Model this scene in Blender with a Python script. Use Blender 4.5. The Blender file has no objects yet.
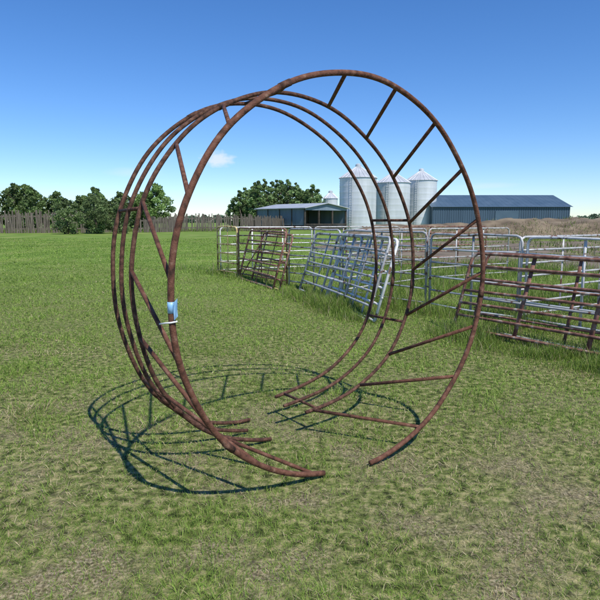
import bpy, math, random
import numpy as np
from mathutils import Vector, Matrix
random.seed(7); rng=np.random.default_rng(7)
S=bpy.context.scene
S.view_settings.view_transform='Standard'; S.view_settings.look='None'; S.view_settings.exposure=0

# ---------------------------------------------------------------- helpers
def new_mat(name):
    m=bpy.data.materials.new(name); m.use_nodes=True
    nt=m.node_tree; b=nt.nodes['Principled BSDF']
    return m,nt,b
def ramp(nt,stops):
    r=nt.nodes.new('ShaderNodeValToRGB'); e=r.color_ramp.elements
    while len(e)<len(stops): e.new(0.5)
    for i,(p,c) in enumerate(stops):
        e[i].position=p; e[i].color=(*c,1)
    return r
def noisy(name,stops,scale=6,detail=8,rough=.7,metal=0,bump=.0,bscale=None,vec_scale=None,distort=0):
    m,nt,b=new_mat(name)
    tc=nt.nodes.new('ShaderNodeTexCoord'); n=nt.nodes.new('ShaderNodeTexNoise')
    n.inputs['Scale'].default_value=scale; n.inputs['Detail'].default_value=detail; n.inputs['Distortion'].default_value=distort
    src=tc.outputs['Object']
    if vec_scale:
        mp=nt.nodes.new('ShaderNodeMapping'); mp.inputs['Scale'].default_value=vec_scale
        nt.links.new(src,mp.inputs['Vector']); src=mp.outputs['Vector']
    nt.links.new(src,n.inputs['Vector'])
    r=ramp(nt,stops); nt.links.new(n.outputs['Fac'],r.inputs['Fac']); nt.links.new(r.outputs['Color'],b.inputs['Base Color'])
    b.inputs['Roughness'].default_value=rough; b.inputs['Metallic'].default_value=metal
    if bump:
        n2=nt.nodes.new('ShaderNodeTexNoise'); n2.inputs['Scale'].default_value=bscale or scale*5; n2.inputs['Detail'].default_value=6
        nt.links.new(src,n2.inputs['Vector'])
        bp=nt.nodes.new('ShaderNodeBump'); bp.inputs['Strength'].default_value=bump; bp.inputs['Distance'].default_value=.02
        nt.links.new(n2.outputs['Fac'],bp.inputs['Height']); nt.links.new(bp.outputs['Normal'],b.inputs['Normal'])
    return m
def mesh_obj(name,V,F,mats,fm=None,smooth=False,parent=None):
    me=bpy.data.meshes.new(name); me.from_pydata([tuple(v) for v in V],[],F)
    for m in mats: me.materials.append(m)
    if fm is not None: me.polygons.foreach_set('material_index',fm)
    if smooth: me.polygons.foreach_set('use_smooth',[True]*len(me.polygons))
    me.update(); o=bpy.data.objects.new(name,me); S.collection.objects.link(o)
    if parent: o.parent=parent
    return o
def empty(name,loc=(0,0,0)):
    o=bpy.data.objects.new(name,None); o.empty_display_size=.2; S.collection.objects.link(o); return o

class B:
    def __init__(s): s.V=[]; s.F=[]; s.M=[]
    def face(s,f,m=0): s.F.append(f); s.M.append(m)
    def tube(s,pts,r,n=8,m=0,cap=True):
        pts=[Vector(p) for p in pts]; k=len(pts)
        t0=(pts[1]-pts[0]).normalized()
        up=Vector((0,0,1)) if abs(t0.z)<.9 else Vector((1,0,0))
        nrm=t0.cross(up).normalized(); base=len(s.V)
        for i,p in enumerate(pts):
            t=((pts[min(i+1,k-1)]-pts[max(i-1,0)])).normalized()
            nrm=(nrm-t*nrm.dot(t)).normalized(); bi=t.cross(nrm)
            rr=r[i] if isinstance(r,(list,tuple)) else r
            for j in range(n):
                a=2*math.pi*j/n; s.V.append(p+nrm*math.cos(a)*rr+bi*math.sin(a)*rr)
        for i in range(k-1):
            for j in range(n):
                a=base+i*n+j; b=base+i*n+(j+1)%n
                s.face((a,b,b+n,a+n),m)
        if cap:
            s.face(tuple(base+j for j in range(n))[::-1],m); s.face(tuple(base+(k-1)*n+j for j in range(n)),m)
    def quad(s,a,b,c,d,m=0):
        i=len(s.V); s.V+= [Vector(a),Vector(b),Vector(c),Vector(d)]; s.face((i,i+1,i+2,i+3),m)
    def poly(s,pts,m=0):
        i=len(s.V); s.V+=[Vector(p) for p in pts]; s.face(tuple(range(i,i+len(pts))),m)
    def box(s,c,u,v,w,m=0):
        c,u,v,w=map(Vector,(c,u,v,w)); i=len(s.V)
        for sx in(-1,1):
            for sy in(-1,1):
                for sz in(-1,1): s.V.append(c+u*sx+v*sy+w*sz)
        for f in((0,1,3,2),(4,6,7,5),(0,4,5,1),(2,3,7,6),(0,2,6,4),(1,5,7,3)): s.face(tuple(i+a for a in f),m)
    def obj(s,name,mats,smooth=False,parent=None): return mesh_obj(name,s.V,s.F,mats,s.M,smooth,parent)

_T=rng.random((256,256))
def vnoise(x,y,sc):
    x=np.asarray(x)*sc+1000.3; y=np.asarray(y)*sc+1000.7
    xi=np.floor(x).astype(int); yi=np.floor(y).astype(int); fx=x-xi; fy=y-yi
    fx=fx*fx*(3-2*fx); fy=fy*fy*(3-2*fy); g=lambda a,b:_T[a%256,b%256]
    return (g(xi,yi)*(1-fx)+g(xi+1,yi)*fx)*(1-fy)+(g(xi,yi+1)*(1-fx)+g(xi+1,yi+1)*fx)*fy
def fbm(x,y,sc): return (vnoise(x,y,sc)*.5+vnoise(x,y,sc*2.1)*.3+vnoise(x,y,sc*4.3)*.2)

# ---------------------------------------------------------------- materials
rust=noisy('rusty_pipe',[(.3,(.045,.022,.014)),(.46,(.115,.048,.029)),(.6,(.155,.070,.044)),(.76,(.25,.155,.11))],scale=26,rough=.8,bump=.3,bscale=120)
rust_dark=noisy('dark_rusty_pipe',[(.3,(.030,.016,.011)),(.52,(.09,.041,.026)),(.76,(.19,.105,.07))],scale=30,rough=.8,bump=.3,bscale=120)
for mm in (rust,rust_dark): mm.node_tree.nodes['Principled BSDF'].inputs['Specular IOR Level'].default_value=.3
silverp=noisy('weathered_silver_paint',[(.36,(.16,.08,.05)),(.43,(.36,.36,.36)),(.7,(.54,.54,.54))],scale=9,rough=.5,metal=.15,bump=.1)
whitep=noisy('chalky_white_paint',[(.35,(.18,.10,.06)),(.42,(.58,.58,.57)),(.7,(.76,.76,.74))],scale=9,rough=.5,bump=.1)
creamp=noisy('faded_yellow_paint',[(.38,(.20,.09,.04)),(.47,(.52,.38,.15)),(.7,(.62,.52,.28))],scale=9,rough=.6)
brownp=noisy('rust_brown_panel_paint',[(.3,(.09,.04,.028)),(.5,(.22,.10,.068)),(.6,(.30,.18,.13)),(.70,(.45,.41,.37))],scale=11,rough=.7,bump=.1)
galv=noisy('galvanised_steel',[(.3,(.50,.53,.55)),(.7,(.68,.70,.72))],scale=.6,rough=.45,metal=.25,vec_scale=(1,1,.15))
galv_roof=noisy('galvanised_roof',[(.3,(.46,.49,.52)),(.7,(.62,.64,.67))],scale=.5,rough=.45,metal=.25)
wood=noisy('weathered_boards',[(.3,(.06,.05,.04)),(.55,(.13,.11,.09)),(.8,(.24,.21,.185))],scale=3,rough=.9,vec_scale=(3,3,.3))
bark=noisy('bark',[(.3,(.07,.055,.04)),(.7,(.2,.17,.14))],scale=5,rough=.9)
blue_wall=noisy('navy_steel_cladding',[(.3,(.04,.07,.11)),(.7,(.06,.10,.15))],scale=.5,rough=.45,vec_scale=(1,1,.2))
blue_roof=noisy('navy_steel_roof',[(.3,(.05,.09,.135)),(.7,(.075,.12,.17))],scale=.4,rough=.5)
shed_wall=noisy('grey_blue_cladding',[(.3,(.13,.18,.24)),(.7,(.21,.27,.34))],scale=.8,rough=.5,vec_scale=(1,1,.2))
shed_roof=noisy('pale_tin_roof',[(.3,(.38,.40,.42)),(.7,(.52,.54,.56))],scale=.7,rough=.45,metal=.2)
darkwood=noisy('shed_timber',[(.3,(.03,.025,.02)),(.7,(.09,.075,.06))],scale=2,rough=.9)
dirt=noisy('dry_earth',[(.3,(.09,.068,.042)),(.5,(.17,.13,.085)),(.7,(.25,.20,.13))],scale=.8,rough=.95,bump=.6,bscale=3)
tagm=noisy('blue_tag_plastic',[(.3,(.22,.45,.70)),(.7,(.36,.58,.80))],scale=20,rough=.4)
tiem=noisy('white_ribbon',[(.3,(.7,.7,.72)),(.7,(.8,.8,.8))],scale=20,rough=.4)

def leafmat(name,trans=.3):
    m=bpy.data.materials.new(name); m.use_nodes=True; nt=m.node_tree; b=nt.nodes['Principled BSDF']
    at=nt.nodes.new('ShaderNodeAttribute'); at.attribute_name='Col'
    nt.links.new(at.outputs['Color'],b.inputs['Base Color']); b.inputs['Roughness'].default_value=.55
    b.inputs['Specular IOR Level'].default_value=.3
    tr=nt.nodes.new('ShaderNodeBsdfTranslucent'); nt.links.new(at.outputs['Color'],tr.inputs['Color'])
    mx=nt.nodes.new('ShaderNodeMixShader'); mx.inputs[0].default_value=trans
    nt.links.new(b.outputs[0],mx.inputs[1]); nt.links.new(tr.outputs[0],mx.inputs[2])
    nt.links.new(mx.outputs[0],nt.nodes['Material Output'].inputs['Surface'])
    return m
grassm=leafmat('grass_blades',.35); leafm=leafmat('leaves',.3)

# ground
gm,nt,b=new_mat('grassy_ground')
tc=nt.nodes.new('ShaderNodeTexCoord')
def nz(sc,det=8,dis=0):
    n=nt.nodes.new('ShaderNodeTexNoise'); n.inputs['Scale'].default_value=sc; n.inputs['Detail'].default_value=det; n.inputs['Distortion'].default_value=dis
    nt.links.new(tc.outputs['Object'],n.inputs['Vector']); return n
def mixc(f,a,c):
    x=nt.nodes.new('ShaderNodeMix'); x.data_type='RGBA'
    nt.links.new(f,x.inputs[0]); nt.links.new(a,x.inputs[6]); nt.links.new(c,x.inputs[7]); return x.outputs[2]
n1=nz(16,10); r1=ramp(nt,[(.35,(.035,.045,.014)),(.5,(.14,.165,.05)),(.66,(.32,.29,.14))]); nt.links.new(n1.outputs['Fac'],r1.inputs['Fac'])
n2=nz(.35,12); r2=ramp(nt,[(.35,(.11,.19,.03)),(.5,(.155,.245,.045)),(.65,(.23,.28,.08))]); nt.links.new(n2.outputs['Fac'],r2.inputs['Fac'])
n3=nz(1.5,14); r3=ramp(nt,[(.48,(0,0,0)),(.60,(1,1,1))]); nt.links.new(n3.outputs['Fac'],r3.inputs['Fac'])
sep=nt.nodes.new('ShaderNodeSeparateXYZ'); nt.links.new(tc.outputs['Object'],sep.inputs[0])
mr=nt.nodes.new('ShaderNodeMapRange'); mr.inputs[1].default_value=7; mr.inputs[2].default_value=24; nt.links.new(sep.outputs['Y'],mr.inputs[0])
near=mixc(mr.outputs[0],r1.outputs['Color'],r2.outputs['Color'])
n4=nz(55,10); r4=ramp(nt,[(.36,(.08,.06,.038)),(.5,(.22,.175,.115)),(.64,(.42,.35,.24))]); nt.links.new(n4.outputs['Fac'],r4.inputs['Fac'])
mr2=nt.nodes.new('ShaderNodeMapRange'); mr2.inputs[1].default_value=6.5; mr2.inputs[2].default_value=2.5; mr2.inputs[3].default_value=.1; mr2.inputs[4].default_value=.75; nt.links.new(sep.outputs['Y'],mr2.inputs[0])
mul=nt.nodes.new('ShaderNodeMath'); mul.operation='MULTIPLY'; nt.links.new(r3.outputs['Color'],mul.inputs[0]); nt.links.new(mr2.outputs[0],mul.inputs[1])
fin=mixc(mul.outputs[0],near,r4.outputs['Color'])
nt.links.new(fin,b.inputs['Base Color']); b.inputs['Roughness'].default_value=.95; b.inputs['Specular IOR Level'].default_value=.1
bp=nt.nodes.new('ShaderNodeBump'); bp.inputs['Strength'].default_value=.8; bp.inputs['Distance'].default_value=.03
n5=nz(28,8); nt.links.new(n5.outputs['Fac'],bp.inputs['Height']); nt.links.new(bp.outputs['Normal'],b.inputs['Normal'])
mesh_obj('ground',[(-3000,-50,0),(3000,-50,0),(3000,5000,0),(-3000,5000,0)],[(0,1,2,3)],[gm])
# trodden bare soil inside the corral (irregular outline)
V=[(22,33,.004)];F=[]; m=90
for i in range(m):
    a=2*math.pi*i/m; k=1+.10*math.sin(3*a+1)+.06*math.sin(7*a)+random.uniform(-.03,.03)
    V.append((22+22*k*math.cos(a)+3*math.sin(a),33+16*k*math.sin(a),.004))
for i in range(m): F.append((0,1+i,1+(i+1)%m))
mesh_obj('corral_soil',V,F,[dirt])

# ---------------------------------------------------------------- grass blades
def blades(name,x,y,h,w,col,tiltmax,z0=None):
    n=len(x); z0=np.zeros(n) if z0 is None else z0
    az=rng.random(n)*2*np.pi; wd=np.stack([np.cos(az),np.sin(az),np.zeros(n)],1)
    az2=rng.random(n)*2*np.pi; tl=tiltmax
    ld=np.stack([np.cos(az2)*np.sin(tl),np.sin(az2)*np.sin(tl),np.cos(tl)],1)
    tl2=np.minimum(tl*1.7+.15,1.5); ld2=np.stack([np.cos(az2)*np.sin(tl2),np.sin(az2)*np.sin(tl2),np.cos(tl2)],1)
    p=np.stack([x,y,z0],1); m=p+ld*(h*.55)[:,None]; t=m+ld2*(h*.5)[:,None]
    hw=(w*.5)[:,None]
    V=np.empty((n,5,3),np.float32); V[:,0]=p-wd*hw; V[:,1]=p+wd*hw; V[:,2]=m+wd*hw*.8; V[:,3]=m-wd*hw*.8; V[:,4]=t
    me=bpy.data.meshes.new(name); me.vertices.add(n*5); me.vertices.foreach_set('co',V.ravel())
    idx=np.arange(n)[:,None]*5
    L=np.concatenate([idx+np.array([0,1,2,3]),idx+np.array([3,2,4])],1).ravel().astype(np.int32)
    me.loops.add(n*7); me.loops.foreach_set('vertex_index',L)
    me.polygons.add(n*2); st=(np.arange(n)[:,None]*7+np.array([0,4])).ravel().astype(np.int32)
    me.polygons.foreach_set('loop_start',st)
    try: me.polygons.foreach_set('loop_total',np.tile([4,3],n).astype(np.int32))
    except Exception: pass
    me.update(calc_edges=True); me.validate()
    a=me.attributes.new('Col','FLOAT_COLOR','POINT')
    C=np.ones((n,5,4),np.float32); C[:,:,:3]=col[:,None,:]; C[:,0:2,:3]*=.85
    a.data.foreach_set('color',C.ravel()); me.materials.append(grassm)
    o=bpy.data.objects.new(name,me); S.collection.objects.link(o); return o
def grass_cols(n,dry):
    g1=np.array([.15,.27,.035]); g2=np.array([.33,.44,.09]); s1=np.array([.66,.58,.35]); s2=np.array([.36,.27,.15])
    k=rng.random(n)[:,None]; g=g1*(1-k)+g2*k; k2=rng.random(n)[:,None]; s=s1*(1-k2)+s2*k2
    isd=(rng.random(n)<dry)[:,None]; return np.where(isd,s,g),isd[:,0]
N=440000
a0,a1=1.7**.28,55**.28
Y=(a0+rng.random(N)*(a1-a0))**(1/.28)
X=(rng.random(N)*2-1)*(Y*.59+.4)
cl=fbm(X,Y,2.6); pn=fbm(X+50,Y,.9)
dry=np.clip(.05+(6-Y)*.10,.05,.38)+ (pn-.5)*np.where(Y<7,1.4,.6); dry=np.clip(dry,.03,.85)
thin=np.clip((5.0-Y)*.25,0,.45)
soil=(((X-22)/22)**2+((Y-33)/16)**2)<1.0
keep=(rng.random(N)> thin*np.clip((pn-.38)*4,0,1)) & ~(soil & (fbm(X,Y,.5)<.58))
X,Y,cl,pn,dry=X[keep],Y[keep],cl[keep],pn[keep],dry[keep]; n=len(X)
col,isd=grass_cols(n,dry)
gl=fbm(X+9,Y+4,.35); g2l=fbm(X+19,Y+34,1.7); col=col*(.55+.5*gl+.45*g2l)[:,None]
h=(.014+.040*rng.random(n)**1.6)*(.25+1.6*cl)*np.where(Y<12,1,1.1)
tuft=(fbm(X+31,Y+77,2.4)>.62); h=np.where(tuft,h*1.9,h)
w=.0030*np.maximum(Y/3,.8)**.95*(.6+.8*rng.random(n))
tilt=np.where(isd,.6+.9*rng.random(n),.15+1.0*rng.random(n))
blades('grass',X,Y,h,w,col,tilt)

D=np.array([.567,-.824]); P0=np.array([0.,14.])
def along(p,q,n,sp,hmin,hmax):
    t=rng.random(n); off=rng.normal(0,sp,(n,2)); p=np.array(p);q=np.array(q)
    xy=p+(q-p)*t[:,None]+off
    pr=fbm(xy[:,0],xy[:,1],1.3); hh=(hmin+(hmax-hmin)*rng.random(n)**1.4)*np.clip((pr-.25)*2.6,.15,1.4)
    return xy,hh
segs=[((-3,18.6),(1.0,12.6),6000,.3,.06,.22),((1.0,12.6),(5.5,6),16000,.35,.10,.40),((2.3,8.0),(4.6,4.5),17000,.25,.08,.36),
      ((-0.1,13.4),(1.15,8.9),10000,.22,.06,.30),((0.5,13.0),(9,20),9000,1.2,.15,.4),((-3,18.5),(9,22),7000,1.0,.1,.35),((3,11),(9,12),12000,1.2,.12,.45)]
XY=[];H=[]
for s in segs:
    a,b_=along(*s); XY.append(a);H.append(b_)
XY=np.concatenate(XY);H=np.concatenate(H); n=len(H)
col,isd=grass_cols(n,np.full(n,.10)); w=.0045*np.maximum(XY[:,1]/5,1)**.8*(.7+.7*rng.random(n))
blades('tall_grass',XY[:,0],XY[:,1],H,w,col*.75,.05+.5*rng.random(n))

# ---------------------------------------------------------------- bale feeder
R=1.25; al=math.radians(36); U=Vector((math.cos(al),math.sin(al),0)); AX=Vector((-math.sin(al),math.cos(al),0))
C0=Vector((.36,3.50,0)); Ls=[0,.70,.935,1.155]; TR=[.0175,.0145,.0140,.0145]
def sst(a,b,x):
    t=max(0,min(1,(x-a)/(b-a))); return t*t*(3-2*t)
def fp(ph,L,rad=0):
    p=math.radians(ph)
    r=R*(1+.006*math.sin(3*p+.6+L)+.004*math.sin(5*p+2*L)+.0015*math.sin(13*p+5*L))-rad
    if ph<0: r-=.085*(L/1.155)*math.exp(-((ph+92)/38)**2)
    c=C0+AX*L+U*(r*math.sin(p))
    z=R+r*math.cos(p)+.022
    z+=.15*min(L/.7,1)*sst(100,172,ph)
    if ph<-100: z=max(z-.02*sst(-100,-160,ph),.022)
    c.z=max(z,.02)
    c+=AX*(.02*math.sin(2*p+1.1)) 
    c+=AX*(.06*sst(-110,-172,ph) if ph<-110 else 0)
    return c
fe=empty('bale_feeder')
starts=[-171,-173,-170,-177]; ends=[173,174,176,173]
for i,L in enumerate(Ls):
    b_=B(); b_.tube([fp(starts[i]+(ends[i]-starts[i])*k/150,L) for k in range(151)],TR[i],10,0)
    b_.obj('hoop_%d'%(i+1),[rust if i==0 else rust_dark],True,fe)
b_=B()
for ph in (90,71.5,53,34,15,-4.5,-25,-46,-66,-86,-106,-126,-146,-167,109,128,150):
    e=ph+20
    if ph==150: e=171
    b_.tube([fp(ph,Ls[0]),fp(e,Ls[1])],.0132,8,0)
b_.obj('slanted_bars',[rust],True,fe)
b_=B()
for ph in (-5,72,113,-68,-127,169):
    b_.tube([fp(ph,Ls[1]),fp(ph,Ls[2]),fp(ph,Ls[3])],.0115,8,0)
for i,L in enumerate(Ls):
    for ph in (-26,97,-133):
        b_.tube([fp(ph-1.8,L),fp(ph,L),fp(ph+1.8,L)],TR[i]+.003,10,0)
b_.obj('straps_and_sleeves',[rust_dark],True,fe)
tp=fp(-91.5,0); b_=B()
b_.tube([fp(-90.8,0),fp(-92,0),fp(-93.4,0)],.0190,12,0)
q=tp+Vector((.016,-.018,0)); 
grid=[]
for a in range(5):
    for c in range(7):
        grid.append(q+Vector((.022*a/4,-.004*math.sin(a*1.3+c*.8)-.01*a/4,.012-.09*c/6+.006*a)))
i0=len(b_.V); b_.V+=grid
for a in range(4):
    for c in range(6): b_.face((i0+a*7+c,i0+a*7+c+1,i0+(a+1)*7+c+1,i0+(a+1)*7+c),0)
e=fp(-95.8,0)
b_.tube([e+Vector((-.07,.03,-.010)),e+Vector((-.035,0,0)),e+Vector((0,-.02,.006)),e+Vector((.03,-.015,.012))],.005,6,1)
b_.obj('tag',[tagm,tiem],True,fe)

# ---------------------------------------------------------------- livestock panels & gates
def panel(name,p0,p1,H,rails,mat,stays=1,lean=(0,0),r=.021,zb=.12,sag=0,feet=True,diag=False,mat2=None,sw=.022):
    p0=Vector((*p0,0)); p1=Vector((*p1,0)); d=(p1-p0); Ln=d.length; d.normalize(); ln=Vector((lean[0],lean[1],0))
    up=(ln+Vector((0,0,1))*math.sqrt(max(H*H-ln.length_squared,.1))).normalized()
    bow=random.uniform(-.015,.015)
    nn=up.cross(d).normalized()
    P=lambda s,h: p0+d*s+up*h+nn*bow*math.sin(math.pi*s/Ln)
    e=empty(name); b_=B(); rc=.10
    out=[P(0,.02 if feet else zb),P(0,H-rc),P(rc*.3,H-rc*.3),P(rc,H)]+[P(rc+(Ln-2*rc)*k/5,H+(sag+.004)*math.sin(math.pi*k/5)*random.uniform(-1,1)) for k in range(1,5)]+[P(Ln-rc,H),P(Ln-rc*.3,H-rc*.3),P(Ln,H-rc),P(Ln,.02 if feet else zb)]
    b_.tube(out,r,8,0)
    for i in range(rails):
        h=zb+(H-zb)*i/rails
        ph=random.uniform(-1,1)
        pts=[P(s*Ln/6,h+(sag+.008)*math.sin(math.pi*s/6)*ph) for s in range(7)]
        b_.tube(pts,r*.85,8,0 if (mat2 is None or i%2) else 1)
    b_.obj('frame_and_rails',[mat,mat2 or mat],True,e)
    b_=B()
    for k in range(stays):
        s=Ln*(k+1)/(stays+1)
        b_.box(P(s,(H+zb)/2)+nn*(r*.9),d*sw,up*((H-zb)/2),nn*.004,0)
    if diag: b_.tube([P(.05,zb)+nn*.02,P(Ln*.5,H)+nn*.02],r*.6,6,0)
    for s in (0.0,Ln):
        for h in (H*.3,H*.82): b_.tube([P(s,h)-d*.045,P(s,h)+d*.045],.012,6,0)
    b_.obj('stays_and_lugs',[mat],True,e)
    return e
def T(t,o=0): return (P0[0]+D[0]*t+ .824*o, P0[1]+D[1]*t+.567*o)
panel('livestock_panel',T(-4.6),T(-3.3),1.48,5,creamp,1,sag=.01,r=.026)
panel('livestock_panel',T(-3.2),T(-.6),1.46,6,brownp,1,sag=.01)
panel('livestock_panel',T(-.5),T(1.6),1.46,6,silverp,1,sag=.01)
panel('livestock_panel',T(1.7),T(4.2),1.45,5,silverp,1,sag=.01)
panel('livestock_panel',T(4.3),T(6.2),1.42,5,silverp,1,sag=.015,mat2=whitep)
panel('livestock_panel',T(6.3),T(9.0),1.40,5,whitep,2,sag=.01)
panel('livestock_panel',T(9.1),T(12.0),1.40,6,silverp,2,sag=.01)
panel('livestock_panel',T(-4.6,.1),(.4,19.4),1.46,5,whitep,2)
panel('livestock_panel',(.5,19.4),(3.6,20.4),1.46,5,silverp,2)
panel('livestock_panel',(3.7,20.4),(7.0,21.2),1.46,6,brownp,2)
panel('livestock_panel',T(1.7,.1),(3.4,15.2),1.45,5,silverp,2)
panel('livestock_panel',(3.5,15.3),(6.3,17.0),1.45,5,silverp,2)
panel('livestock_panel',T(6.1,.1),(6.6,11.0),1.40,6,silverp,2)
L_=(.34,.22)
panel('farm_gate',(-1.78,16.2),(-.66,13.5),1.44,5,brownp,1,lean=L_,zb=.03,feet=False,diag=True,r=.027,sw=.035)
panel('farm_gate',(-1.35,15.4),(-.50,13.3),1.38,6,brownp,1,lean=L_,zb=.03,feet=False,mat2=creamp,r=.025)
panel('farm_gate',(-.02,13.4),(.78,10.5),1.44,6,silverp,2,lean=(.42,.22),zb=.03,feet=False,mat2=whitep,r=.027,sw=.04)
panel('farm_gate',(.42,11.9),(1.10,9.15),1.46,6,silverp,2,lean=(.42,.22),zb=.03,feet=False,r=.025,sw=.04)
panel('farm_gate',(.53,11.7),(1.22,9.05),1.42,5,whitep,3,lean=(.40,.20),zb=.03,feet=False,r=.027,sw=.04)
panel('farm_gate',(2.28,8.25),(4.00,5.75),1.24,6,brownp,2,lean=(.34,.22),zb=.09,feet=False,r=.025,sw=.03)
panel('farm_gate',(2.60,8.35),(4.25,6.0),1.22,5,brownp,1,lean=(.27,.2),zb=.05,feet=False,r=.02,mat2=silverp)

# ---------------------------------------------------------------- grain bins
def grain_bin(x,y,rad,h,rh,z0=0):
    e=empty('grain_bin'); n=48; b_=B(); k=int(h/.42); prof=[]
    for i in range(k*2+1):
        z=z0+h*i/(k*2); prof.append((rad+(.028 if i%2 else -.02)+(.03 if i%6==0 else 0),z))
    for (r,z) in prof:
        for j in range(n): a=2*math.pi*j/n; b_.V.append(Vector((x+r*math.cos(a),y+r*math.sin(a),z)))
    for i in range(len(prof)-1):
        for j in range(n):
            a=i*n+j; c=i*n+(j+1)%n; b_.face((a,c,c+n,a+n))
    b_.obj('ribbed_wall',[galv],True,e)
    b_=B(); 
    for j in range(n):
        a=2*math.pi*j/n; a2=2*math.pi*(j+1)/n; ro=rad+.22; ri=.5
        zz=z0+h-.05
        b_.quad((x+ro*math.cos(a),y+ro*math.sin(a),zz),(x+ro*math.cos(a2),y+ro*math.sin(a2),zz),(x+ri*math.cos(a2),y+ri*math.sin(a2),zz+rh),(x+ri*math.cos(a),y+ri*math.sin(a),zz+rh))
        if j%2==0: b_.tube([(x+ro*math.cos(a),y+ro*math.sin(a),zz+.03),(x+ri*math.cos(a),y+ri*math.sin(a),zz+rh+.03)],.05,4)
    b_.tube([(x,y,zz+rh-.1),(x,y,zz+rh+.45),(x,y,zz+rh+.65)],[.62,.6,.3],16)
    b_.obj('conical_roof',[galv_roof],False,e)
    b_=B(); a=-2.0; cx=x+(rad+.25)*math.cos(a); cy=y+(rad+.25)*math.sin(a); tx,ty=-math.sin(a)*.25,math.cos(a)*.25
    for s in(-1,1): b_.tube([(cx+s*tx,cy+s*ty,.3),(cx+s*tx,cy+s*ty,z0+h)],.04,5)
    for i in range(int((z0+h)/.5)): b_.tube([(cx-tx,cy-ty,.5+i*.5),(cx+tx,cy+ty,.5+i*.5)],.03,4)
    b_.tube([(x,y,0),(x,y,z0+.1)],[rad*.98,rad*.98],32)
    b_.obj('ladder_and_base',[galv_roof],False,e)
grain_bin(12.2,120,3.85,10.6,2.4)
grain_bin(20.6,126,3.7,10.0,2.2)
grain_bin(28.0,132,3.6,10.9,2.2)
grain_bin(16.2,136,3.6,10.2,2.2)
grain_bin(8.6,160,2.0,8.0,1.6)

# ---------------------------------------------------------------- pole shed
e=empty('pole_shed'); 
A=Vector((1.0,105,0)); g=Vector((8.0,5,0)); l=Vector((-9.6,10,0)); H0=4.15; HR=5.0
gd=g.normalized(); ld=l.normalized(); up=Vector((0,0,1))
b_=B()
nl=40
for i in range(nl):
    s0=i/nl; s1=(i+.5)/nl; s2=(i+1)/nl
    for (u,v,o) in ((s0,s1,0.0),(s1,s2,.05)):
        p=A+l*u-gd*o; q=A+l*v-gd*o; b_.quad(p+up*.9,q+up*.9,q+up*H0,p+up*H0)
p=A+g; b_.quad(p,p+l,p+l+up*H0,p+up*H0)
p=A+l; b_.poly([p,p+g,p+g+up*H0,p+g*.5+up*HR,p+up*H0])
b_.poly([A+up*3.7,A+g+up*3.7,A+g+up*H0,A+g*.5+up*HR,A+up*H0])
b_.obj('walls',[shed_wall],False,e)
b_=B(); ov=.5
for s in (0,1):
    a=A+g*s+(gd*ov*(1 if s else -1)); zz=H0-.12
    r0=A+g*.5+up*HR
    p0=a-ld*ov+up*zz; p1=a+l+ld*ov+up*zz; q0=r0-ld*ov; q1=r0+l+ld*ov
    b_.quad(p0,p1,q1,q0); b_.quad(p0+up*.12,p1+up*.12,q1+up*.12,q0+up*.12); b_.quad(p0,q0,q0+up*.12,p0+up*.12); b_.quad(p0,p1,p1+up*.12,p0+up*.12)
b_.obj('roof',[shed_roof],False,e)
b_=B()
for s in (0,.33,.66,1):
    for t in (0,.25,.5,.75,1): 
        p=A+g*s+l*t+ld*.15; b_.box(p+up*H0*.48,gd*.12,ld*.12,up*H0*.48)
for z in (.4,.75,1.1): b_.box(A+g*.5+up*z-ld*.1,g*.5,ld*.04,up*.1)
b_.obj('posts_and_rails',[darkwood],False,e)

# ---------------------------------------------------------------- navy machine shed
e=empty('steel_machine_shed'); b_=B()
x0,x1,y0,y1,He,Hr=29.5,60,126,146,4.9,7.8
n=61
for i in range(n):
    a=x0+(x1-x0)*i/n; c=x0+(x1-x0)*(i+.5)/n; d=x0+(x1-x0)*(i+1)/n
    b_.quad((a,y0,0),(c,y0,0),(c,y0,He),(a,y0,He)); b_.quad((c,y0-.06,0),(d,y0-.06,0),(d,y0-.06,He),(c,y0-.06,He))
b_.poly([(x0,y0,0),(x0,y1,0),(x0,y1,He),(x0,(y0+y1)/2,Hr),(x0,y0,He)]); b_.poly([(x1,y0,0),(x1,y1,0),(x1,y1,He),(x1,(y0+y1)/2,Hr),(x1,y0,He)])
b_.quad((x0,y1,0),(x1,y1,0),(x1,y1,He),(x0,y1,He)); b_.obj('walls',[blue_wall],False,e)
b_=B(); ym=(y0+y1)/2
for s,yy in ((-1,y0),(1,y1)):
    b_.quad((x0-.5,yy+s*.5,He-.1),(x1+.5,yy+s*.5,He-.1),(x1+.5,ym,Hr+.05),(x0-.5,ym,Hr+.05))
    for i in range(30):
        xx=x0+i*(x1-x0)/29; b_.box(Vector((xx,(yy+ym)/2,(He+Hr)/2+.03)),(.05,0,0),Vector((0,(ym-yy)/2,(Hr-He)/2)),(0,0,.03))
b_.obj('roof',[blue_roof],False,e)
b_=B()
b_.box((46,y0-.12,2.0),(2.6,0,0),(0,.05,0),(0,0,2.0))
b_.box((x0-.06,133,1.1),(.05,0,0),(0,.5,0),(0,0,1.1))
b_.obj('sliding_doors',[blue_roof],False,e)

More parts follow.
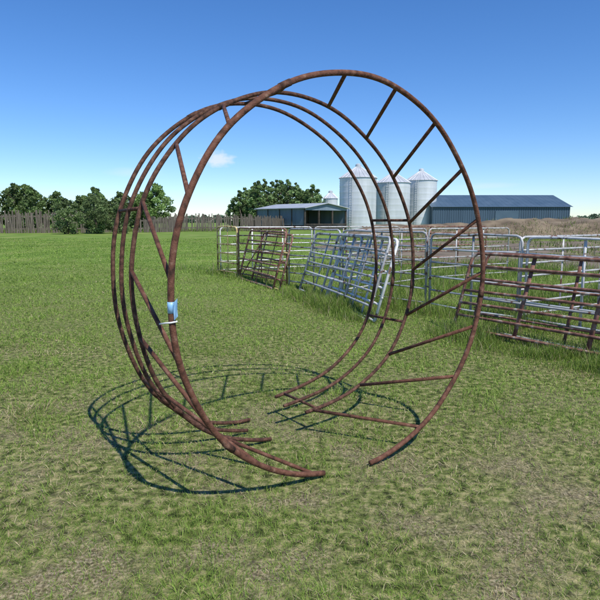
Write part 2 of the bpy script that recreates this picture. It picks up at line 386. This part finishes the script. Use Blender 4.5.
# ---------------------------------------------------------------- slab windbreak fences
def slab_fence(p,q,h):
    p=Vector((*p,0)); q=Vector((*q,0)); d=q-p; L=d.length; d.normalize(); nn=Vector((-d.y,d.x,0)); b_=B(); s=0
    while s<L:
        w=random.uniform(.12,.26); hh=h*random.uniform(.82,1.06); tl=random.uniform(-.025,.025)
        if random.random()>.06:
            c=p+d*(s+w/2); b_.box(c+Vector((0,0,hh/2)),d*w*.46,nn*.02,Vector((0,0,hh/2))+d*tl*hh)
        s+=w+random.choice([.02,.04,.10])
    for z in (.6,h*.75): b_.box(p+d*L/2+nn*.09+Vector((0,0,z)),d*L/2,nn*.05,Vector((0,0,.09)))
    s=0
    while s<L: b_.box(p+d*s+nn*.24+Vector((0,0,h*.52)),d*.09,nn*.09,Vector((0,0,h*.52))); s+=2.6
    e=empty('windbreak_fence'); b_.obj('slabs',[wood],False,e)
slab_fence((-21,92),(-8.0,96),2.8)
slab_fence((-8.0,96.4),(-2,112),2.6)
slab_fence((-42,78),(-26.5,84),3.1)
slab_fence((-24.0,84),(-19.5,88),2.3)

# ---------------------------------------------------------------- dirt mound
def mound(name,cx,cy,lx,ly,h,mat,seed=0):
    nx,ny=90,26; V=[];F=[]
    for j in range(ny+1):
        for i in range(nx+1):
            u=i/nx*2-1; v=j/ny*2-1; x=cx+u*lx; y=cy+v*ly
            env=max(0,1-abs(u)**4)*max(0,1-v*v)**1.2
            z=h*env*(.45+.8*float(fbm(x+seed,y,.22)))+.25*env*float(fbm(x,y+seed,1.3))
            V.append((x,y,z-.02))
    for j in range(ny):
        for i in range(nx):
            a=j*(nx+1)+i; F.append((a,a+1,a+nx+2,a+nx+1))
    mesh_obj(name,V,F,[mat],None,True)
mound('dirt_mound',31,58,19,6,2.3,dirt)
mound('dirt_mound',14,66,9,4,1.5,dirt,30)
def weeds(name,x,y,zf,hmin,hmax,w,dryv):
    n=len(x); col,isd=grass_cols(n,np.full(n,dryv)); h=hmin+(hmax-hmin)*rng.random(n)**2
    blades(name,x,y,h,np.full(n,w),col*.6,.05+.4*rng.random(n),zf)
n=16000; x=12+rng.random(n)*38; y=50+rng.random(n)*16
u=(x-31)/19; v=(y-58)/6
z=np.clip(1-np.abs(u)**4,0,1)*np.clip(1-v*v,0,1)**1.2*2.3*(.45+.8*fbm(x,y,.22))
kp=fbm(x+5,y,.3)>.50; weeds('dry_weeds',x[kp],y[kp],np.maximum(z[kp]-.05,0),.15,.6,.05,.55)
n=22000; y=24+rng.random(n)**.8*76; x=-5+rng.random(n)*(y*.62+5)
kp=(fbm(x+5,y,.1)>.45)&~(((((x-22)/22)**2+((y-33)/16)**2)<1)&(fbm(x,y,.5)<.55)); weeds('pasture_weeds',x[kp],y[kp],None,.12,.45,.05,.35)
n=14000; x=-52+rng.random(n)*50; y=66+rng.random(n)*36
kp=y>76+(x+46)*.45; weeds('fence_row_weeds',x[kp],y[kp],None,.15,.8,.07,.2)

# ---------------------------------------------------------------- trees
def tree(x,y,h,cw,seed,nleaf=5000,leaf=.22,tone=(.05,.09,.02),base=.18):
    r=np.random.default_rng(seed); rr=random.Random(seed); b_=B()
    th=h*.85; b_.tube([(x,y,0),(x+rr.uniform(-.2,.2),y,th*.4),(x+rr.uniform(-.4,.4),y,th*.75),(x,y,th)],[h*.022,h*.016,h*.01,h*.003],6)
    cl=[]; nb=26
    for k in range(nb):
        f=base+(1-base)*(k+.5)/nb; z=h*f
        prof=math.sin(math.pi*min(1,(f-base+.12)/(1.12-base)))**.7
        a=k*2.4+rr.uniform(-.4,.4); rad=cw*prof*rr.uniform(.45,1.0)
        c=(x+math.cos(a)*rad,y+math.sin(a)*rad,z+rr.uniform(0,.06)*h)
        b_.tube([(x,y,z*.86),((x+c[0])/2,(y+c[1])/2,z*.95),c],[h*.007,h*.005,h*.002],4)
        cl.append((c,cw*rr.uniform(.24,.42)*(.5+.5*prof)))
    m=nleaf//nb; P=[];C=[]
    for c,s in cl:
        p=r.normal(0,1,(m,3)); p/=np.linalg.norm(p,axis=1)[:,None]; p*=(r.random(m)**.45)[:,None]*s*1.25; p[:,2]*=.8
        P.append(p+np.array(c)); k=(.6+.8*r.random())*(.7+.6*r.random(m)); C.append(np.array(tone)[None]*k[:,None])
    P=np.concatenate(P);C=np.concatenate(C); n=len(P)
    a=r.normal(0,1,(n,3)); a/=np.linalg.norm(a,axis=1)[:,None]; bb=np.cross(a,r.normal(0,1,(n,3))); bb/=np.linalg.norm(bb,axis=1)[:,None]
    s=(leaf*(.6+.8*r.random(n)))[:,None]
    V=np.stack([P-a*s,P-bb*s*.6,P+a*s,P+bb*s*.6],1).reshape(-1,3)
    return b_,V,C
def build_trees(name,lst):
    BB=B();VV=[];CC=[]
    for kw in lst:
        b_,V,C=tree(**kw); o=len(BB.V); BB.V+=b_.V; BB.F+=[tuple(i+o for i in f) for f in b_.F]; BB.M+=b_.M; VV.append(V);CC.append(C)
    V=np.concatenate(VV);C=np.concatenate(CC); n=len(C)
    e=empty(name); BB.obj('trunks_and_limbs',[bark],True,e)
    me=bpy.data.meshes.new('leaves'); me.from_pydata(V.tolist(),[],np.arange(n*4).reshape(n,4).tolist())
    at=me.attributes.new('Col','FLOAT_COLOR','POINT'); A4=np.ones((n,4,4),np.float32); A4[:,:,:3]=C[:,None,:]; at.data.foreach_set('color',A4.ravel())
    me.materials.append(leafm); o=bpy.data.objects.new('leaves',me); S.collection.objects.link(o); o.parent=e
build_trees('poplar_tree',[dict(x=-24.6,y=98,h=7.4,cw=2.5,seed=3,nleaf=5500,leaf=.17,tone=(.18,.28,.08))])
build_trees('poplar_tree',[dict(x=-27.6,y=100,h=6.5,cw=2.2,seed=4,nleaf=4500,leaf=.17,tone=(.17,.26,.075))])
for (xx,yy,hh,sd) in ((-27.0,75,4.6,7),(-24.6,77,3.8,8),(-30.0,73,4.2,9),(-28.6,79,5.0,11)):
    build_trees('willow_shrub',[dict(x=xx,y=yy,h=hh,cw=1.8,seed=sd,nleaf=4500,leaf=.12,tone=(.14,.20,.075),base=.03)])
L=[]
for i in range(24):
    L.append(dict(x=-72+i*1.85+random.uniform(-.6,.6),y=99+random.uniform(-5,8),h=random.uniform(5.2,7.0)+(.8 if i<17 else 0),cw=random.uniform(1.8,2.5),seed=20+i,nleaf=2600,leaf=.22,tone=(.14,.21,.07),base=.05))
build_trees('tree_line',L)
L=[]
for i in range(22):
    px=234+i*3.9; x=(px-300)/560*165; hh=10.0+2.0*math.sin((i+1)/22*3.1)+random.uniform(-1.6,1.3)
    if i<2: hh-=2.5
    L.append(dict(x=x,y=165+random.uniform(-6,6),h=hh,cw=random.uniform(1.8,2.6),seed=60+i,nleaf=2600,leaf=.26,tone=(.17,.255,.095),base=.06))
build_trees('tree_line',L)
L=[]
for i in range(60):
    x=-330+i*11+random.uniform(-4,4)
    L.append(dict(x=x,y=600+random.uniform(-40,40),h=random.uniform(5,9),cw=random.uniform(5,9),seed=160+i,nleaf=600,leaf=1.0,tone=(.13,.19,.12),base=.02))
build_trees('tree_line',L)

# ---------------------------------------------------------------- light & sky
sv=Vector((.4,-.64,1)).normalized(); el=math.asin(sv.z); rot=math.atan2(sv.x,sv.y)
W=bpy.data.worlds.new('World'); S.world=W; W.use_nodes=True; nt=W.node_tree; bg=nt.nodes['Background']
sk=nt.nodes.new('ShaderNodeTexSky'); sk.sky_type='NISHITA'; sk.sun_disc=False; sk.sun_elevation=el; sk.sun_rotation=rot
sk.altitude=700; sk.air_density=1.0; sk.dust_density=.0; sk.ozone_density=3
hs=nt.nodes.new('ShaderNodeHueSaturation'); hs.inputs['Saturation'].default_value=1.22; hs.inputs['Value'].default_value=1.25
nt.links.new(sk.outputs[0],hs.inputs['Color'])
tc=nt.nodes.new('ShaderNodeTexCoord')
def vm(op,a,v):
    x=nt.nodes.new('ShaderNodeVectorMath'); x.operation=op; nt.links.new(a,x.inputs[0])
    x.inputs[1].default_value=v; return x
tint=vm('MULTIPLY',hs.outputs[0],(.86,.96,1.17))
def cloud(d,sc,rad,soft,dens,nscale):
    d=Vector(d).normalized()
    s=vm('SUBTRACT',tc.outputs['Generated'],d); m=vm('MULTIPLY',s.outputs[0],sc)
    ln=nt.nodes.new('ShaderNodeVectorMath'); ln.operation='LENGTH'; nt.links.new(m.outputs[0],ln.inputs[0])
    n=nt.nodes.new('ShaderNodeTexNoise'); n.inputs['Scale'].default_value=nscale; n.inputs['Detail'].default_value=8; nt.links.new(m.outputs[0],n.inputs['Vector'])
    a=nt.nodes.new('ShaderNodeMath'); a.operation='MULTIPLY_ADD'; a.inputs[1].default_value=-1.2*rad; nt.links.new(n.outputs['Fac'],a.inputs[0]); nt.links.new(ln.outputs['Value'],a.inputs[2])
    r=nt.nodes.new('ShaderNodeMapRange'); r.inputs[1].default_value=rad*(.15+soft); r.inputs[2].default_value=-rad*.25; r.inputs[3].default_value=0; r.inputs[4].default_value=dens
    nt.links.new(a.outputs[0],r.inputs[0]); return r.outputs[0]
cur=tint.outputs[0]
for c in [cloud((-.143,1,.107),(1,1,2.0),.028,.35,.7,75),cloud((-.29,1,.085),(1,1,6),.04,.6,.22,20),
          cloud((.33,1,.062),(1,1,9),.04,.6,.2,20)]:
    mx=nt.nodes.new('ShaderNodeMix'); mx.data_type='RGBA'; nt.links.new(c,mx.inputs[0]); nt.links.new(cur,mx.inputs[6]); mx.inputs[7].default_value=(8.5,8.9,9.4,1); cur=mx.outputs[2]
nt.links.new(cur,bg.inputs['Color']); bg.inputs['Strength'].default_value=.105
sun=bpy.data.lights.new('sun','SUN'); sun.energy=5.0; sun.angle=math.radians(.5); sun.color=(1,.95,.86)
so=bpy.data.objects.new('sun',sun); S.collection.objects.link(so); so.rotation_euler=sv.to_track_quat('Z','Y').to_euler()
cam=bpy.data.cameras.new('camera'); cam.sensor_width=36; cam.lens=33.6; cam.clip_end=12000; cam.clip_start=.05
co=bpy.data.objects.new('camera',cam); S.collection.objects.link(co); co.location=(0,0,1.65); co.rotation_euler=(math.radians(82),0,0)
S.camera=co
